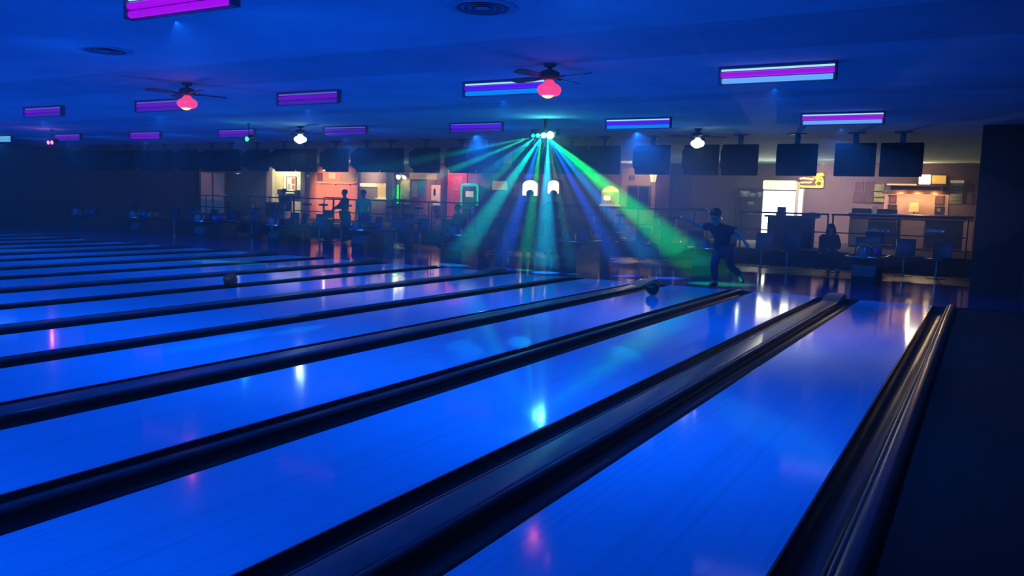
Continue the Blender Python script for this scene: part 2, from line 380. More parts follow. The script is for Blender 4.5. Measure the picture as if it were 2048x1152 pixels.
# ---------------------------------------------------------------- the beam light and its haze
DX, DY, DZ = -7.45, 13.95, 2.70
t = thing('effect_light', 'four-lens disco light throwing green and blue beams above the foul line', 'disco light', (DX, DY, CEIL), 0)
MB().box(-.28, .28, .00, .16, -.30, -.20, .012).build('housing', M_black, t)
MB().box(-.02, .02, .06, .10, -.20, 0, .004).box(-.06, .06, .04, .12, -.015, 0, .004).build('yoke', M_black, t)
LENS = [(-.21, .040, 3.0, (.0, .85, 1.0)), (-.10, .042, 6.0, (.05, 1.0, 1.0)), (.03, .055, 26.0, (.15, 1.0, .95)), (.18, .075, 60.0, (.15, 1.0, .95))]
for i, (lx, r, s, c) in enumerate(LENS):
    MB().ball((lx, -.005 - .012 * i, -.345 + .02), r, 18, (1, .6, .9)).build('lens', mat(f'beam_lens_{i}', (.2, .3, .3), .2, emit=c, es=s), t)
    MB().lathe([(r * .95, 0), (r * 1.12, .0), (r * 1.12, .09), (r * .9, .09)], (lx, .05, -.33), 18).build('lens_hood', M_black, t)
G, B_, CY, TE = (.0, 1.0, .15), (.0, .10, 1.0), (.0, .62, 1.0), (.0, .8, .5)
BEAMS = [(3, (-4.31, 15.46, 0), G, 14500, 12), (3, (-5.54, 15.88, 0), (.0, .3, 1.0), 12274, 9), (3, (-6.34, 15.64, 0), B_, 12920, 8), (3, (-7.3, 15.2, 0), (.0, .5, .25), 4522, 6),
         (3, (-7.9, 15.07, 0), CY, 12274, 12), (2, (-8.5, 15.27, 0), G, 7106, 8), (2, (-9.0, 15.09, 0), B_, 12274, 9), (2, (-10.3, 15.17, 0), (.0, .85, .75), 12274, 10),
         (1, (-12.6, 16.85, 0), (.0, .7, .3), 7106, 7), (1, (-15.35, 19.1, 0), (.0, .45, 1.0), 8398, 6), (0, (-12.66, 12.27, .5), (.0, .8, .45), 7106, 6), (0, (-14.2, 12.1, 1.3), TE, 5168, 5),
         (3, (-6.3, 6.4, 0), CY, 2475, 2.4), (1, (-6.4, 5.4, 0), CY, 2750, 3.0), (3, (-4.46, 6.73, 0), CY, 2750, 1.9), (2, (-4.16, 6.45, 0), CY, 2750, 1.9), (1, (-4.1, 7.3, 0), CY, 2475, 2.0), (3, (-2.97, 7.41, 0), CY, 3300, 2.2), (3, (-1.15, 5.45, 0), (.0, .7, .6), 2475, 3.0)]
# each beam: lens, point it is aimed at in the hall, colour, power, cone
for li, tgt, col, p, ang in BEAMS:
    lx = LENS[li][0]
    loc = Vector((DX + lx, DY - .13, CEIL - .37))
    o = lamp('disco_beam', 'SPOT', loc, p, col, None, tgt, ang * 1.12, .9)

def haze(name, mb, dens, aniso, label):
    m = bpy.data.materials.new(name); m.use_nodes = True; nt = m.node_tree; nt.nodes.clear()
    out = nt.nodes.new('ShaderNodeOutputMaterial'); v = nt.nodes.new('ShaderNodeVolumeScatter')
    v.inputs['Color'].default_value = (1, 1, 1, 1); v.inputs['Density'].default_value = dens; v.inputs['Anisotropy'].default_value = aniso
    nt.links.new(v.outputs[0], out.inputs['Volume'])
    o = mb.build('haze', m); tag(o, label, 'haze', None, 'stuff'); return o
haze('haze_hall', MB().box(LEFT + .01, RIGHT - .01, PIN_END, BACK - .01, .005, CEIL - .06), .007, .3, 'thin haze hanging through the whole bowling hall')
for sx_, sy_, sz_, d_, lab in ((8.2, 4.6, 1.46, .026, 'wide outer veil of fog around the disco beams'), (5.2, 3.1, 1.40, .034, 'thicker fog inside the disco beams'), (3.5, 2.2, 1.34, .075, 'densest fog close under the disco light')):
    mb = MB(); bmesh.ops.create_icosphere(mb.bm, subdivisions=4, radius=1, matrix=Matrix.Translation((-7.5, 14.75, 1.50)) @ Matrix.Diagonal((sx_, sy_, sz_, 1)))
    haze('haze_fog', mb, d_, .2, lab)

# ---------------------------------------------------------------- overhead scoring monitors, seen from behind
mon = thing('scoring_monitor', None, 'monitor')
MB().box(-.39, .39, 0, .10, -.67, 0, .02).build('bezel', M_monsh, mon)
MB().prism([(-.08, -.60), (0, -.655), (0, -.015), (-.08, -.05), (-.30, -.16), (-.30, -.50)], 'x', -.33, .33).build('rear_shell', M_monsh, mon)
MB().box(-.35, .35, .10, .104, -.62, -.05).build('screen', M_glass, mon)
MB().box(-.05, .05, .0, .08, 0, .20, .006).box(-.16, .16, -.02, .10, .19, .21, .004).build('hanger', M_blk2, mon)
MON_Z = 2.84; first = True
for i in range(9):
    for xo, wsc, nm in ((-1.55, 1.0, 'right of its pair'), (-2.41, 1.0, 'left of its pair'), (-3.555, 1.06, 'hung singly')):
        x = xo - 3.2 * i
        if first: o = mon; first = False
        else: o = copy_tree(mon)
        o.location = (x, 18.0, MON_Z); o.scale = (wsc, 1, 1)
        tag(o, f'dark scoring monitor, {nm}, above the {ORD[i]} ball return from the right', 'monitor', 'scoring monitors hung over the approaches')

# ---------------------------------------------------------------- ball returns, balls and seats for each pair of lanes
BALLC = [('red', (.30, .02, .03)), ('blue', (.02, .05, .30)), ('green', (.02, .16, .05)), ('purple', (.16, .02, .25)), ('orange', (.45, .14, .02)), ('black', (.01, .01, .012))]
def ball_mesh():
    mb = MB(); bmesh.ops.create_uvsphere(mb.bm, u_segments=24, v_segments=16, radius=.108)
    return mb
BALLM = {'rust': mat('ball_rust', (.75, .05, .012), .2, noise=.15, scale=6)}
BALLM |= {n: mat('ball_' + n, c, .12, noise=.3, scale=6) for n, c in BALLC}
def bowling_ball(x, y, z, color, label, group=None):
    mb = ball_mesh(); o = mb.build('bowling_ball', BALLM[color]); o.location = (x, y, z)
    for a in (0, 1, 2):
        d = Vector((.03 * math.cos(a * 2.1), .03 * math.sin(a * 2.1), .1035)); MB().cyl(d, d + Vector((0, 0, .0018)), .0125, seg=10).build('finger_hole', M_black, o)
    return tag(o, label, 'bowling ball', group)
ret = thing('ball_return', None, 'ball return')
MB().prism([(-.55, 0), (.75, 0), (.75, .42), (.62, .52), (-.18, .52), (-.50, .40), (-.62, .18)], 'x', -.22, .22).build('cabinet', M_blk2, ret)
MB().tube([(-.36, -.50, .56), (-.36, .55, .56), (-.25, .76, .56), (0, .82, .56), (.25, .76, .56), (.36, .55, .56), (.36, -.50, .56), (.25, -.66, .56), (0, -.72, .56), (-.25, -.66, .56)], .022, 8, True).build('rail', M_steel, ret)
MB().box(-.30, .30, -.55, .68, .515, .54, .01).build('tray', M_black, ret)
MB().lathe([(0, .54), (.16, .54), (.17, .66), (.13, .76), (.05, .80), (0, .80)], (0, -.58, 0), 20).build('hood', M_cover, ret)
seat = thing('settee_chair', None, 'chair')
MB().box(-.22, .22, -.20, .22, .42, .46, .018).build('seat', M_seat, seat)
MB().box(-.21, .21, -.235, -.195, .46, .86, .018, Matrix.Rotation(.14, 4, 'X')).build('backrest', M_seat, seat)
MB().cyl((0, 0, .02), (0, 0, .42), .035, seg=12).build('pedestal', M_steel, seat)
MB().lathe([(0, 0), (.20, 0), (.20, .015), (.05, .03), (0, .03)], seg=20).build('base', M_black, seat)
con = thing('score_console', None, 'scoring desk')
MB().box(-.35, .35, -.22, .22, .70, .74, .01).build('top', M_brown, con)
MB().box(-.10, .10, -.10, .10, .03, .70, .01).build('column', M_blk2, con)
MB().box(-.25, .25, -.18, .18, 0, .03, .008).build('base', M_black, con)
MB().box(-.20, .20, -.05, -.02, .76, 1.02, .01, Matrix.Rotation(-.25, 4, 'X')).build('screen', M_black, con)
for i in range(9):
    xc = (LN[2 * i][0] + LN[2 * i + 1][1]) / 2
    pr = f'{ORD[i]} ball return from the right'
    o = ret if i == 0 else copy_tree(ret)
    o.location = (xc, 18.1, 0); tag(o, f'dark ball return with steel rail between lanes, {ORD[i]} from the right', 'ball return', 'ball returns on the approach')
    for j in range(4):
        cn = BALLC[(i + j) % 6][0]
        bowling_ball(xc - .13 + .26 * (j % 2), 18.0 + .25 * (j // 2) + .03 * (j % 2), .648, cn, f'{cn} bowling ball resting on the {pr}', 'balls on the ball returns')
    c = con if i == 0 else copy_tree(con)
    c.location = (xc - .1, 20.0, 0); tag(c, f'dark scoring desk behind the {pr}', 'scoring desk', 'scoring desks')
    for j, (dx, dy, rz) in enumerate(((-1.15, 20.7, .0), (-.45, 21.0, 0.0), (.45, 21.0, 0.0), (1.15, 20.7, .0))):
        s_ = seat if (i == 0 and j == 0) else copy_tree(seat)
        s_.location = (xc + dx, dy, 0); s_.rotation_euler = (0, 0, PI + rz * 0 + (0.4 if j == 0 else -.4 if j == 3 else 0))
        tag(s_, f'dark moulded chair, {["leftmost", "second from left", "third from left", "rightmost"][j]} of four behind the {pr}', 'chair', 'chairs in the settee area')

# ---------------------------------------------------------------- railing, steps and tables of the raised concourse
seg = 3.2
for i in range(9):
    x1 = -.35 - seg * i; x0 = x1 - seg + (.9 if i in (1, 7) else .06)
    t = thing('railing', f'dark pipe railing on the concourse edge, {ORD[i]} section from the right', 'railing', (x1, CONC_Y + .12, CONC_Z), 0, 'railing sections along the concourse')
    W_ = x0 - x1
    MB().cyl((0, 0, .97), (W_, 0, .97), .022, seg=10).build('top_rail', M_black, t)
    MB().cyl((0, 0, .50), (W_, 0, .50), .016, seg=10).build('middle_rail', M_black, t)
    for k in range(3): MB().cyl((W_ * k / 2 * .98 - .02, 0, 0), (W_ * k / 2 * .98 - .02, 0, .97), .02, seg=10).build('post', M_black, t)
for xs in (-6.45, -25.45):
    t = thing('concourse_steps', 'pair of pale-edged steps up to the concourse, ' + ('right-hand flight' if xs > -10 else 'left-hand flight by the cream doorway'), 'steps', (xs, CONC_Y, 0), 0, 'steps up to the concourse')
    for k in range(2):
        MB().box(-.42, .42, -.58 + .29 * k, 0, .133 * k, .133 * (k + 1), .006).build('step', M_settee, t)
        MB().box(-.42, .42, -.59 + .29 * k, -.55 + .29 * k, .133 * (k + 1) - .01, .133 * (k + 1) + .006).build('nosing', M_white, t)
tbl = thing('bistro_table', None, 'table')
MB().lathe([(0, 1.0), (.36, 1.0), (.37, 1.02), (.36, 1.04), (0, 1.04)], seg=28).build('tabletop', M_brown, tbl)
MB().cyl((0, 0, .02), (0, 0, 1.0), .035, seg=12).build('stem', M_black, tbl)
MB().lathe([(0, 0), (.26, 0), (.25, .02), (.05, .04), (0, .04)], seg=24).build('base', M_black, tbl)
stl = thing('bar_stool', None, 'stool')
MB().lathe([(0, .70), (.17, .70), (.185, .73), (.17, .77), (0, .775)], seg=22).build('seat', M_seat, stl)
MB().cyl((0, 0, .02), (0, 0, .70), .028, seg=10).build('stem', M_steel, stl)
MB().lathe([(.15, .28), (.165, .29), (.15, .30), (.135, .29), (.15, .28)], seg=20).build('footrest', M_steel, stl)
MB().lathe([(0, 0), (.20, 0), (.19, .02), (.03, .03), (0, .03)], seg=20).build('base', M_steel, stl)
NEAR = ['left of the bar counter', 'left of the brown pillar', 'before the popcorn cart', 'before the arched lights', 'before the red door', 'before the tan snack window', 'before the salmon wall', 'before the cream doorway']
for i, x in enumerate((-7.6, -9.4, -11.6, -15.2, -18.6, -22.0, -24.1, -27.2)):
    o = tbl if i == 0 else copy_tree(tbl); o.location = (x, 24.1, CONC_Z)
    tag(o, f'tall round dark table on the concourse {NEAR[i]}', 'table', 'tall tables on the concourse')
    for j, dx in enumerate((-.62, .62)):
        s_ = stl if (i == 0 and j == 0) else copy_tree(stl); s_.location = (x + dx, 24.2, CONC_Z)
        tag(s_, f'dark bar stool at the {"left" if j == 0 else "right"} of the tall table {NEAR[i]}', 'stool', 'stools at the tall tables')

# ---------------------------------------------------------------- the back wall, left to right
def panel(name, x0, x1, z0, z1, y, m, label, th=.04):
    o = MB().box(x0, x1, y - th, y, z0, z1, .006).build(name, m, smooth=False); o['kind'] = 'structure'
    if label: o['label'] = label
    return o
BW = BACK
panel('wall_cream_patch', -30.95, -28.72, CONC_Z, 2.75, BW, M_cream, None)
panel('wall_salmon_patch', -28.44, -25.15, CONC_Z, 2.9, BW, M_salmon, None)
panel('wall_tan_patch', -12.25, -10.85, CONC_Z, 2.9, BW, M_tan, None)
M_pink = mat('pink_plaster', (.72, .42, .33), .85, noise=.06, scale=2)
panel('wall_pink_patch', -2.95, -1.07, CONC_Z, 2.10, BW, M_pink, None)
for i, (x0, x1) in enumerate(((-28.72, -28.44), (-25.15, -25.0), (-23.5, -23.12), (-21.95, -21.86), (-20.5, -20.36), (-10.75, -10.2))):
    struct(f'pillar_{i + 1}', MB().box(x0, x1, BW - .35, BW, CONC_Z, CEIL, .01), M_brown if i == 5 else mat('blue_grey_pillar', (.08, .09, .13), .7, noise=.1, scale=4))
lamp('doorway_lamp', 'SPOT', (-29.8, 28.2, 2.75), 230, (1.0, .93, .62), None, (-29.8, 29.5, 1.8), 125, .5)
lamp('salmon_wall_lamp', 'SPOT', (-26.8, 27.6, 2.4), 360, (1.0, .60, .38), None, (-26.8, 29.5, 1.7), 88, .5)
# door in the cream patch
t = struct('door_1', MB().box(-30.72, -30.16, BW - .09, BW - .04, CONC_Z, 2.42, .008), mat('door_cream', (.70, .55, .28), .6, noise=.1, scale=4))
h = MB().cyl((-30.24, BW - .13, 1.35), (-30.24, BW - .09, 1.35), .03, seg=12).build('door_handle', M_steel, t)
def poster(x0, x1, z0, z1, m, label, blocks=(), y=BW - .045, frame=M_frame, cat='picture', name='framed_picture', group=None, fw=.03):
    t = thing(name, label, cat, ((x0 + x1) / 2, y, z0), 0, group); w_ = (x1 - x0) / 2; hh = z1 - z0
    MB().box(-w_, w_, -.015, 0, 0, hh).build('print', m, t, smooth=False)
    fb = MB()
    fb.box(-w_ - fw, w_ + fw, -.035, 0, hh, hh + fw).box(-w_ - fw, w_ + fw, -.035, 0, -fw, 0).box(-w_ - fw, -w_, -.035, 0, 0, hh).box(w_, w_ + fw, -.035, 0, 0, hh)
    fb.build('frame', frame, t, smooth=False)
    for (a, b, c, d, bm_) in blocks:
        MB().box(-w_ + 2 * w_ * a, -w_ + 2 * w_ * b, -.018, -.014, hh * c, hh * d).build('printed_block', bm_, t, smooth=False)
    return t
M_pap = mat('poster_paper', (.82, .78, .62), .7, noise=.08, scale=6); M_pred = mat('poster_red', (.75, .12, .08), .6, noise=.1, scale=8)
M_pgreen = mat('poster_green', (.35, .5, .3), .6, noise=.15, scale=8)
poster(-29.92, -29.32, 1.70, 2.36, M_pap, 'poster with red columns on the cream wall', ((.55, .9, .5, .92, M_pred), (.6, .85, .12, .42, M_pred), (.1, .4, .1, .5, M_pgreen)), cat='poster', name='wall_poster')
t = thing('wall_ledge', 'dark ledge under the poster on the cream wall', 'shelf', (-29.7, BW - .04, 1.50))
MB().box(-.66, .66, -.26, 0, .0, .06, .008).build('board', M_dark, t); MB().box(-.66, -.50, -.24, 0, .06, .26, .01).build('box', M_dark, t); MB().box(.48, .66, -.24, 0, .06, .24, .01).build('box', M_dark, t)
t = thing('side_desk', 'dark desk in front of the cream doorway', 'desk', (-28.9, 28.0, CONC_Z))
MB().box(-.75, .6, -.3, .3, .68, .74, .01).build('top', M_cream, t); MB().box(-.7, .3, -.26, .26, .06, .68, .01).build('cabinet', M_dark, t); MB().box(.32, .55, -.26, .26, 0, .68, .01).build('leg_panel', M_cream, t)
MB().box(-.7, .5, -.22, .22, 0, .06).build('plinth', M_cream, t)
# salmon wall: shelf strip and squares
t = thing('wall_shelf', 'long thin pale shelf across the salmon wall', 'shelf', (-26.75, BW - .04, 2.08))
MB().box(-1.2, 1.2, -.14, 0, 0, .05, .006).build('board', mat('pale_salmon', (.9, .55, .4), .6, noise=.05, scale=5), t)
for xx in (-.9, 0, .9): MB().prism([(0, 0), (-.10, 0), (0, -.12)], 'x', xx - .012, xx + .012).build('bracket', M_salmon, t)
M_paperl = mat('pale_notice', (.85, .66, .42), .7, noise=.06, scale=6); M_ndark = mat('brown_notice', (.20, .08, .08), .7, noise=.1, scale=6); M_olive = mat('olive_notice', (.42, .30, .18), .7, noise=.1, scale=5)
poster(-27.16, -26.75, 2.33, 2.58, M_paperl, 'small pale notice above the shelf on the salmon wall', cat='notice', name='wall_notice', group='notices on the salmon wall', fw=.012, frame=M_paperl)
poster(-27.89, -27.60, 2.22, 2.56, M_ndark, 'narrow dark notice on the left of the salmon wall', cat='notice', name='wall_notice', group='notices on the salmon wall', fw=.012)
poster(-26.38, -25.58, 2.22, 2.62, M_olive, 'wide olive board on the right of the salmon wall', cat='notice', name='wall_notice', group='notices on the salmon wall', fw=.015, frame=M_olive)
# hanging pendant in front of it
def pendant(x, y, z, label, glow, energy, col):
    t = thing('pendant_lamp', label, 'pendant lamp', (x, y, z), 0, 'pendant lamps over the concourse')
    MB().cyl((0, 0, .12), (0, 0, CEIL - z), .007, seg=8).build('cord', M_black, t)
    MB().lathe([(.02, .14), (.05, .12), (.13, .02), (.14, 0), (.13, .0), (.045, .105), (.02, .12), (.02, .14)], seg=22).build('shade', M_white, t)
    MB().ball((0, 0, .015), .085, 14, (1, 1, .6)).build('bulb', glow, t)
    lamp('pendant_light', 'POINT', (0, 0, -.10), energy, col, t)
M_pbulb = mat('pendant_bulb', (.8, .8, .7), .4, emit=(.85, .95, 1.0), es=1.6)
pendant(-25.2, 27.0, 2.62, 'white pendant lamp hanging before the salmon wall', M_pbulb, 3, (.9, .9, 1.0))
pendant(-27.9, 24.6, 2.35, 'white pendant lamp hanging left of the cream doorway', mat('pendant_dim', (.5, .5, .6), .5, emit=(.3, .35, .6), es=.5), .6, (.7, .8, 1))
# glass door in the left wall
t = struct('door_2', MB().box(LEFT, LEFT + .05, 25.4, 26.9, CONC_Z, 2.5, .01), M_blk2)
MB().box(LEFT + .05, LEFT + .06, 25.5, 26.1, CONC_Z + .15, 2.4).build('glass', mat('cool_glass', (.03, .06, .10), .1, emit=(.02, .07, .16), es=.5), t)
MB().box(LEFT + .05, LEFT + .06, 26.2, 26.8, CONC_Z + .15, 2.4).build('glass', MATS['cool_glass'], t)
MB().box(LEFT + .06, LEFT + .10, 25.4, 26.9, 1.35, 1.40, .006).build('push_bar', M_steel, t)

# tan snack window with a lit shelf
M_lit = mat('lit_strip', (.9, .85, .6), .4, emit=(1.0, .82, .42), es=1.3); M_lity = mat('lit_yellow_panel', (.8, .6, .2), .4, emit=(1.0, .58, .14), es=.75)
t = thing('snack_window', 'tan snack window with a bright lit strip above its grey shutter', 'snack window', (-24.3, BW, CONC_Z))
MB().box(-.72, .80, -.30, 0, 1.75, 2.40, .01).build('header', mat('pinkish_laminate', (.45, .32, .32), .6, noise=.08, scale=4), t)
MB().box(-.72, .22, -.36, -.02, 1.57, 1.73, .02).build('strip_light', M_lit, t)
MB().box(-.72, .20, -.24, 0, 0, 1.57, .01).build('shutter', mat('tan_shutter', (.46, .36, .28), .6, noise=.1, scale=5), t)
MB().box(.22, .80, -.22, 0, 1.05, 1.75, .01).build('lit_panel', M_lity, t)
MB().box(.22, .80, -.32, 0, 0, 1.02, .01).build('cabinet', M_tan, t)
MB().box(.20, .84, -.38, 0, 1.02, 1.06, .008).build('ledge', M_lit, t)
lamp('snack_light', 'POINT', (-24.3, 28.5, 2.45), 45, (1, .78, .5))
# green neon bar and yellow panel with two spots
t = thing('neon_bar', 'upright green neon bar on the pillar edge', 'neon light', (-22.98, BW - .10, 1.23))
MB().box(-.06, .06, 0, .06, 0, .88, .008).build('backplate', M_black, t)
MB().cyl((-.025, -.03, .02), (-.025, -.03, .86), .030, seg=12).build('tube', mat('green_neon', (.05, .3, .1), .3, emit=(.0, 1.0, .10), es=1.4), t)
MB().cyl((.035, -.03, .02), (.035, -.03, .86), .018, seg=12).build('tube', mat('lime_neon', (.05, .3, .1), .3, emit=(.18, .8, .03), es=1.0), t)
lamp('neon_glow', 'POINT', (-22.98, 29.1, 1.7), 3.3, (.05, 1, .2))
t = thing('mural_board', 'yellowish mottled board lit by two white spots', 'wall board', (-22.45, BW, CONC_Z))
MB().box(-.45, .49, -.08, 0, .85, 2.25, .01).build('board', mat('mottled_yellow', (.70, .50, .22), .7, noise=.45, scale=3.2), t)
MB().box(-.45, .49, -.10, 0, .78, .85, .008).build('bottom_rail', M_brown, t)
for sx in (-.36, -.02):
    s = MB().cyl((sx, -.16, 2.13), (sx, -.34, 2.02), .09, .12, 16).build('spot', M_white, t)
    MB().ball((sx, -.335, 2.02), .10, 14, (1, .5, .9)).build('bulb', mat('spot_bulb', (1, 1, .9), .4, emit=(1.0, .94, .66), es=6), s)
    lamp('spot_light', 'POINT', (sx, -.50, 1.98), 7.7, (1, .9, .6), t)
# vending machine
t = thing('vending_machine', 'tan vending machine with blue window left of the white wall box', 'vending machine', (-21.4, BW, CONC_Z))
MB().box(-.45, .46, -.75, 0, 0, 1.95, .03).build('body', mat('vending_body', (.34, .27, .24), .5, noise=.1, scale=4), t)
MB().box(-.45, .46, -.80, -.75, 1.95 - .02, 2.20, .02).box(-.45, .46, -.75, 0, 1.93, 2.2, .02).build('header', mat('lit_header', (.7, .5, .3), .5, emit=(.9, .55, .28), es=.5), t)
MB().box(-.34, -.02, -.765, -.75, 1.15, 1.85, .006).build('display', mat('vend_display', (.3, .22, .22), .4, emit=(.5, .32, .28), es=.35, noise=.4, scale=9), t)
MB().box(.02, .34, -.765, -.75, 1.25, 1.85, .006).build('window', mat('vend_blue', (.08, .2, .3), .2, emit=(.05, .30, .42), es=.5, noise=.4, scale=9), t)
MB().box(-.30, .30, -.77, -.75, .88, .98, .006).build('slot', M_pred, t)
t = thing('wall_phone', 'white box machine with dark slot right of the vending machine', 'wall machine', (-20.76, BW - .25, CONC_Z + .82))
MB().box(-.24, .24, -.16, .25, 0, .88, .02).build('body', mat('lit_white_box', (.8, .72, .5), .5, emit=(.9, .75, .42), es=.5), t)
MB().box(-.05, .05, -.175, -.16, .42, .72, .005).build('slot', M_dark, t); MB().box(-.18, .18, -.18, -.16, .12, .22, .005).build('tray', M_tan, t)
# red door
t = struct('door_3', MB().box(-20.34, -19.34, BW - .06, BW, CONC_Z, 2.75, .01), M_red)
MB().box(-20.12, -19.56, BW - .075, BW - .06, 1.85, 2.5, .01).build('door_panel', mat('pink_panel', (.66, .20, .24), .5, noise=.15, scale=5), t)
MB().cyl((-19.44, BW - .13, 1.35), (-19.44, BW - .06, 1.35), .035, seg=12).build('door_handle', M_steel, t)
lamp('red_door_fill', 'SPOT', (-19.9, 28.0, 2.9), 300, (1, .36, .42), None, (-19.9, 29.5, 1.5), 110, .6)  # reddish spot added to bring out the door, without a fixture
# jukebox
t = thing('jukebox', 'jukebox with glowing green neon arch beside the red door', 'jukebox', (-18.83, BW - .05, CONC_Z))
MB().box(-.40, .40, -.55, 0, 0, 1.70, .05).build('cabinet', M_blk2, t)
arch = [(-.40, -.56, .88), (-.40, -.56, 1.62), (-.36, -.56, 1.72), (-.28, -.56, 1.745), (.28, -.56, 1.745), (.36, -.56, 1.72), (.40, -.56, 1.62), (.40, -.56, .88)]
MB().tube(arch, .045, 12).build('neon_arch', mat('aqua_neon', (.05, .3, .2), .3, emit=(.02, 1.0, .50), es=1.2), t)
MB().tube([(x * .84, y + .02, z - .07) for x, y, z in arch[1:-1]], .022, 10).build('inner_neon', mat('jukebox_green', (.05, .3, .1), .3, emit=(.0, .5, .08), es=1.0), t)
MB().box(-.20, .20, -.565, -.55, 1.22, 1.46, .01).build('display', mat('jukebox_display', (.7, .6, .45), .4, emit=(.9, .72, .5), es=.6), t)
MB().box(-.28, .28, -.57, -.55, .25, .80, .02).build('grille', M_steel, t)
lamp('jukebox_glow', 'POINT', (-18.83, 28.5, 1.6), 5.5, (.05, 1, .4))
# posters and arched light boxes
poster(-18.06, -17.30, 1.95, 2.32, mat('lit_cream_print', (.8, .6, .2), .6, emit=(1.0, .72, .2), es=.55, noise=.2, scale=5), 'lit cream sign board right of the jukebox', cat='sign', name='sign_board')
poster(-17.24, -16.62, 1.65, 2.31, mat('grey_green_print', (.4, .42, .28), .6, noise=.3, scale=6), 'grey green poster between the lit cream board and an arched light', ((.1, .9, .1, .5, M_pgreen), (.15, .6, .6, .85, M_pap)), cat='poster', name='wall_poster')
M_arch = mat('warm_white_arch', (.9, .8, .7), .4, emit=(1.0, .80, .62), es=3.5)
for x0, x1, z0, z1, lab in ((-16.58, -15.84, 1.72, 2.38, 'arched white glowing light box, left one of two'), (-15.40, -14.88, 1.82, 2.38, 'arched white glowing light box, right one of two')):
    t = thing('arched_light', lab, 'wall light', ((x0 + x1) / 2, BW - .005, z0), 0, 'arched light boxes on the back wall'); w_ = (x1 - x0) / 2; hh = z1 - z0
    pts = [(-w_, 0), (w_, 0)] + [(w_ * math.cos(PI * i / 14), hh - w_ * .62 + w_ * .62 * math.sin(PI * i / 14)) for i in range(15)]
    MB().prism([(a * 1.05, b) for a, b in pts], 'y', -.10, 0).build('case', M_tan, t)
    MB().prism([(a * .92, .03 + b * .93) for a, b in pts], 'y', -.13, -.10).build('diffuser', M_arch, t)
    lamp('arch_glow', 'POINT', (0, -.45, hh * .6), 6.6, (1, .75, .65), t)
# popcorn cart
t = thing('popcorn_cart', 'yellow lit popcorn cart left of the tan wall patch', 'popcorn cart', (-12.55, BW - .35, CONC_Z))
MB().box(-.30, .30, -.25, .25, .30, 1.02, .02).build('cart', M_tan, t)
MB().box(-.28, .28, -.24, .24, 1.04, 1.55, .01).build('glass_case', mat('popcorn_case', (.6, .45, .1), .25, emit=(.75, .48, .08), es=.55, noise=.3, scale=10), t)
MB().box(-.33, .33, -.28, .28, 1.02, 1.07, .01).build('tray', mat('lit_tray', (.8, .7, .3), .4, emit=(1.0, .8, .3), es=1.0), t)
MB().lathe([(0, 1.78), (.10, 1.77), (.28, 1.66), (.33, 1.57), (.30, 1.55), (0, 1.55)], seg=22).build('canopy', mat('lit_canopy', (.8, .6, .2), .4, emit=(1.0, .66, .10), es=1.8), t)
MB().lathe([(0, 1.40), (.16, 1.40), (.18, 1.28), (.12, 1.22), (0, 1.22)], (-.03, -.16, 0), 18).build('kettle', mat('lit_kettle', (.9, .8, .5), .3, emit=(1.0, .85, .4), es=2.4), t)
for sx in (-1, 1):
    MB().lathe([(.14, 0), (.17, 0), (.17, .03), (.14, .03), (.14, 0)], seg=20).build('wheel', M_black, t).rotation_euler = (0, PI / 2, 0)
    t.children[-1].location = (sx * .30 - .015, 0, .17)
MB().tube([(-.32, -.2, .17), (.32, -.2, .17)], .015).tube([(-.25, .2, 0), (-.25, .2, .32)], .02).tube([(.25, .2, 0), (.25, .2, .32)], .02).build('undercarriage', M_black, t)
lamp('popcorn_glow', 'POINT', (-12.6, 28.6, 2.1), 7.7, (1, .7, .2))
# tan wall patch with dark window, notice, sconce
t = struct('window_1', MB().box(-11.94, -11.09, BW - .07, BW - .04, 1.45, 2.17, .008), M_glass)
fb = MB()
for (a, b, c, d) in ((-11.98, -11.05, 2.17, 2.23), (-11.98, -11.05, 1.39, 1.45), (-11.98, -11.93, 1.45, 2.17), (-11.10, -11.05, 1.45, 2.17), (-11.54, -11.50, 1.45, 2.17)): fb.box(a, b, BW - .10, BW - .04, c, d, .004)
fb.build('window_frame', M_brown, t)
poster(-11.92, -11.71, 2.43, 2.58, M_ndark, 'small dark notice above the dark window on the tan wall', cat='notice', name='wall_notice', fw=.012)
lamp('tan_wall_lamp', 'POINT', (-11.4, 28.6, 2.5), 40, (1, .72, .48))
t = thing('wall_sconce', 'yellow-white glass sconce on the brown pillar', 'wall lamp', (-10.82, BW - .42, 2.35))
MB().box(-.06, .12, .06, .42, .0, .10, .01).build('bracket', M_brown, t)
MB().lathe([(.09, 0), (.15, .34), (.14, .34), (.08, .01), (0, 0)], seg=18).build('glass_shade', mat('sconce_glass', (.8, .7, .4), .4, emit=(1.0, .82, .30), es=2.4), t)
for a in range(6): MB().tube([(.092 * math.cos(a * PI / 3), .092 * math.sin(a * PI / 3), 0), (.155 * math.cos(a * PI / 3), .155 * math.sin(a * PI / 3), .345)], .008, 6).build('rib', M_brown, t)
lamp('sconce_light', 'POINT', (-.10, -.35, .25), 6.6, (1, .8, .4), t)
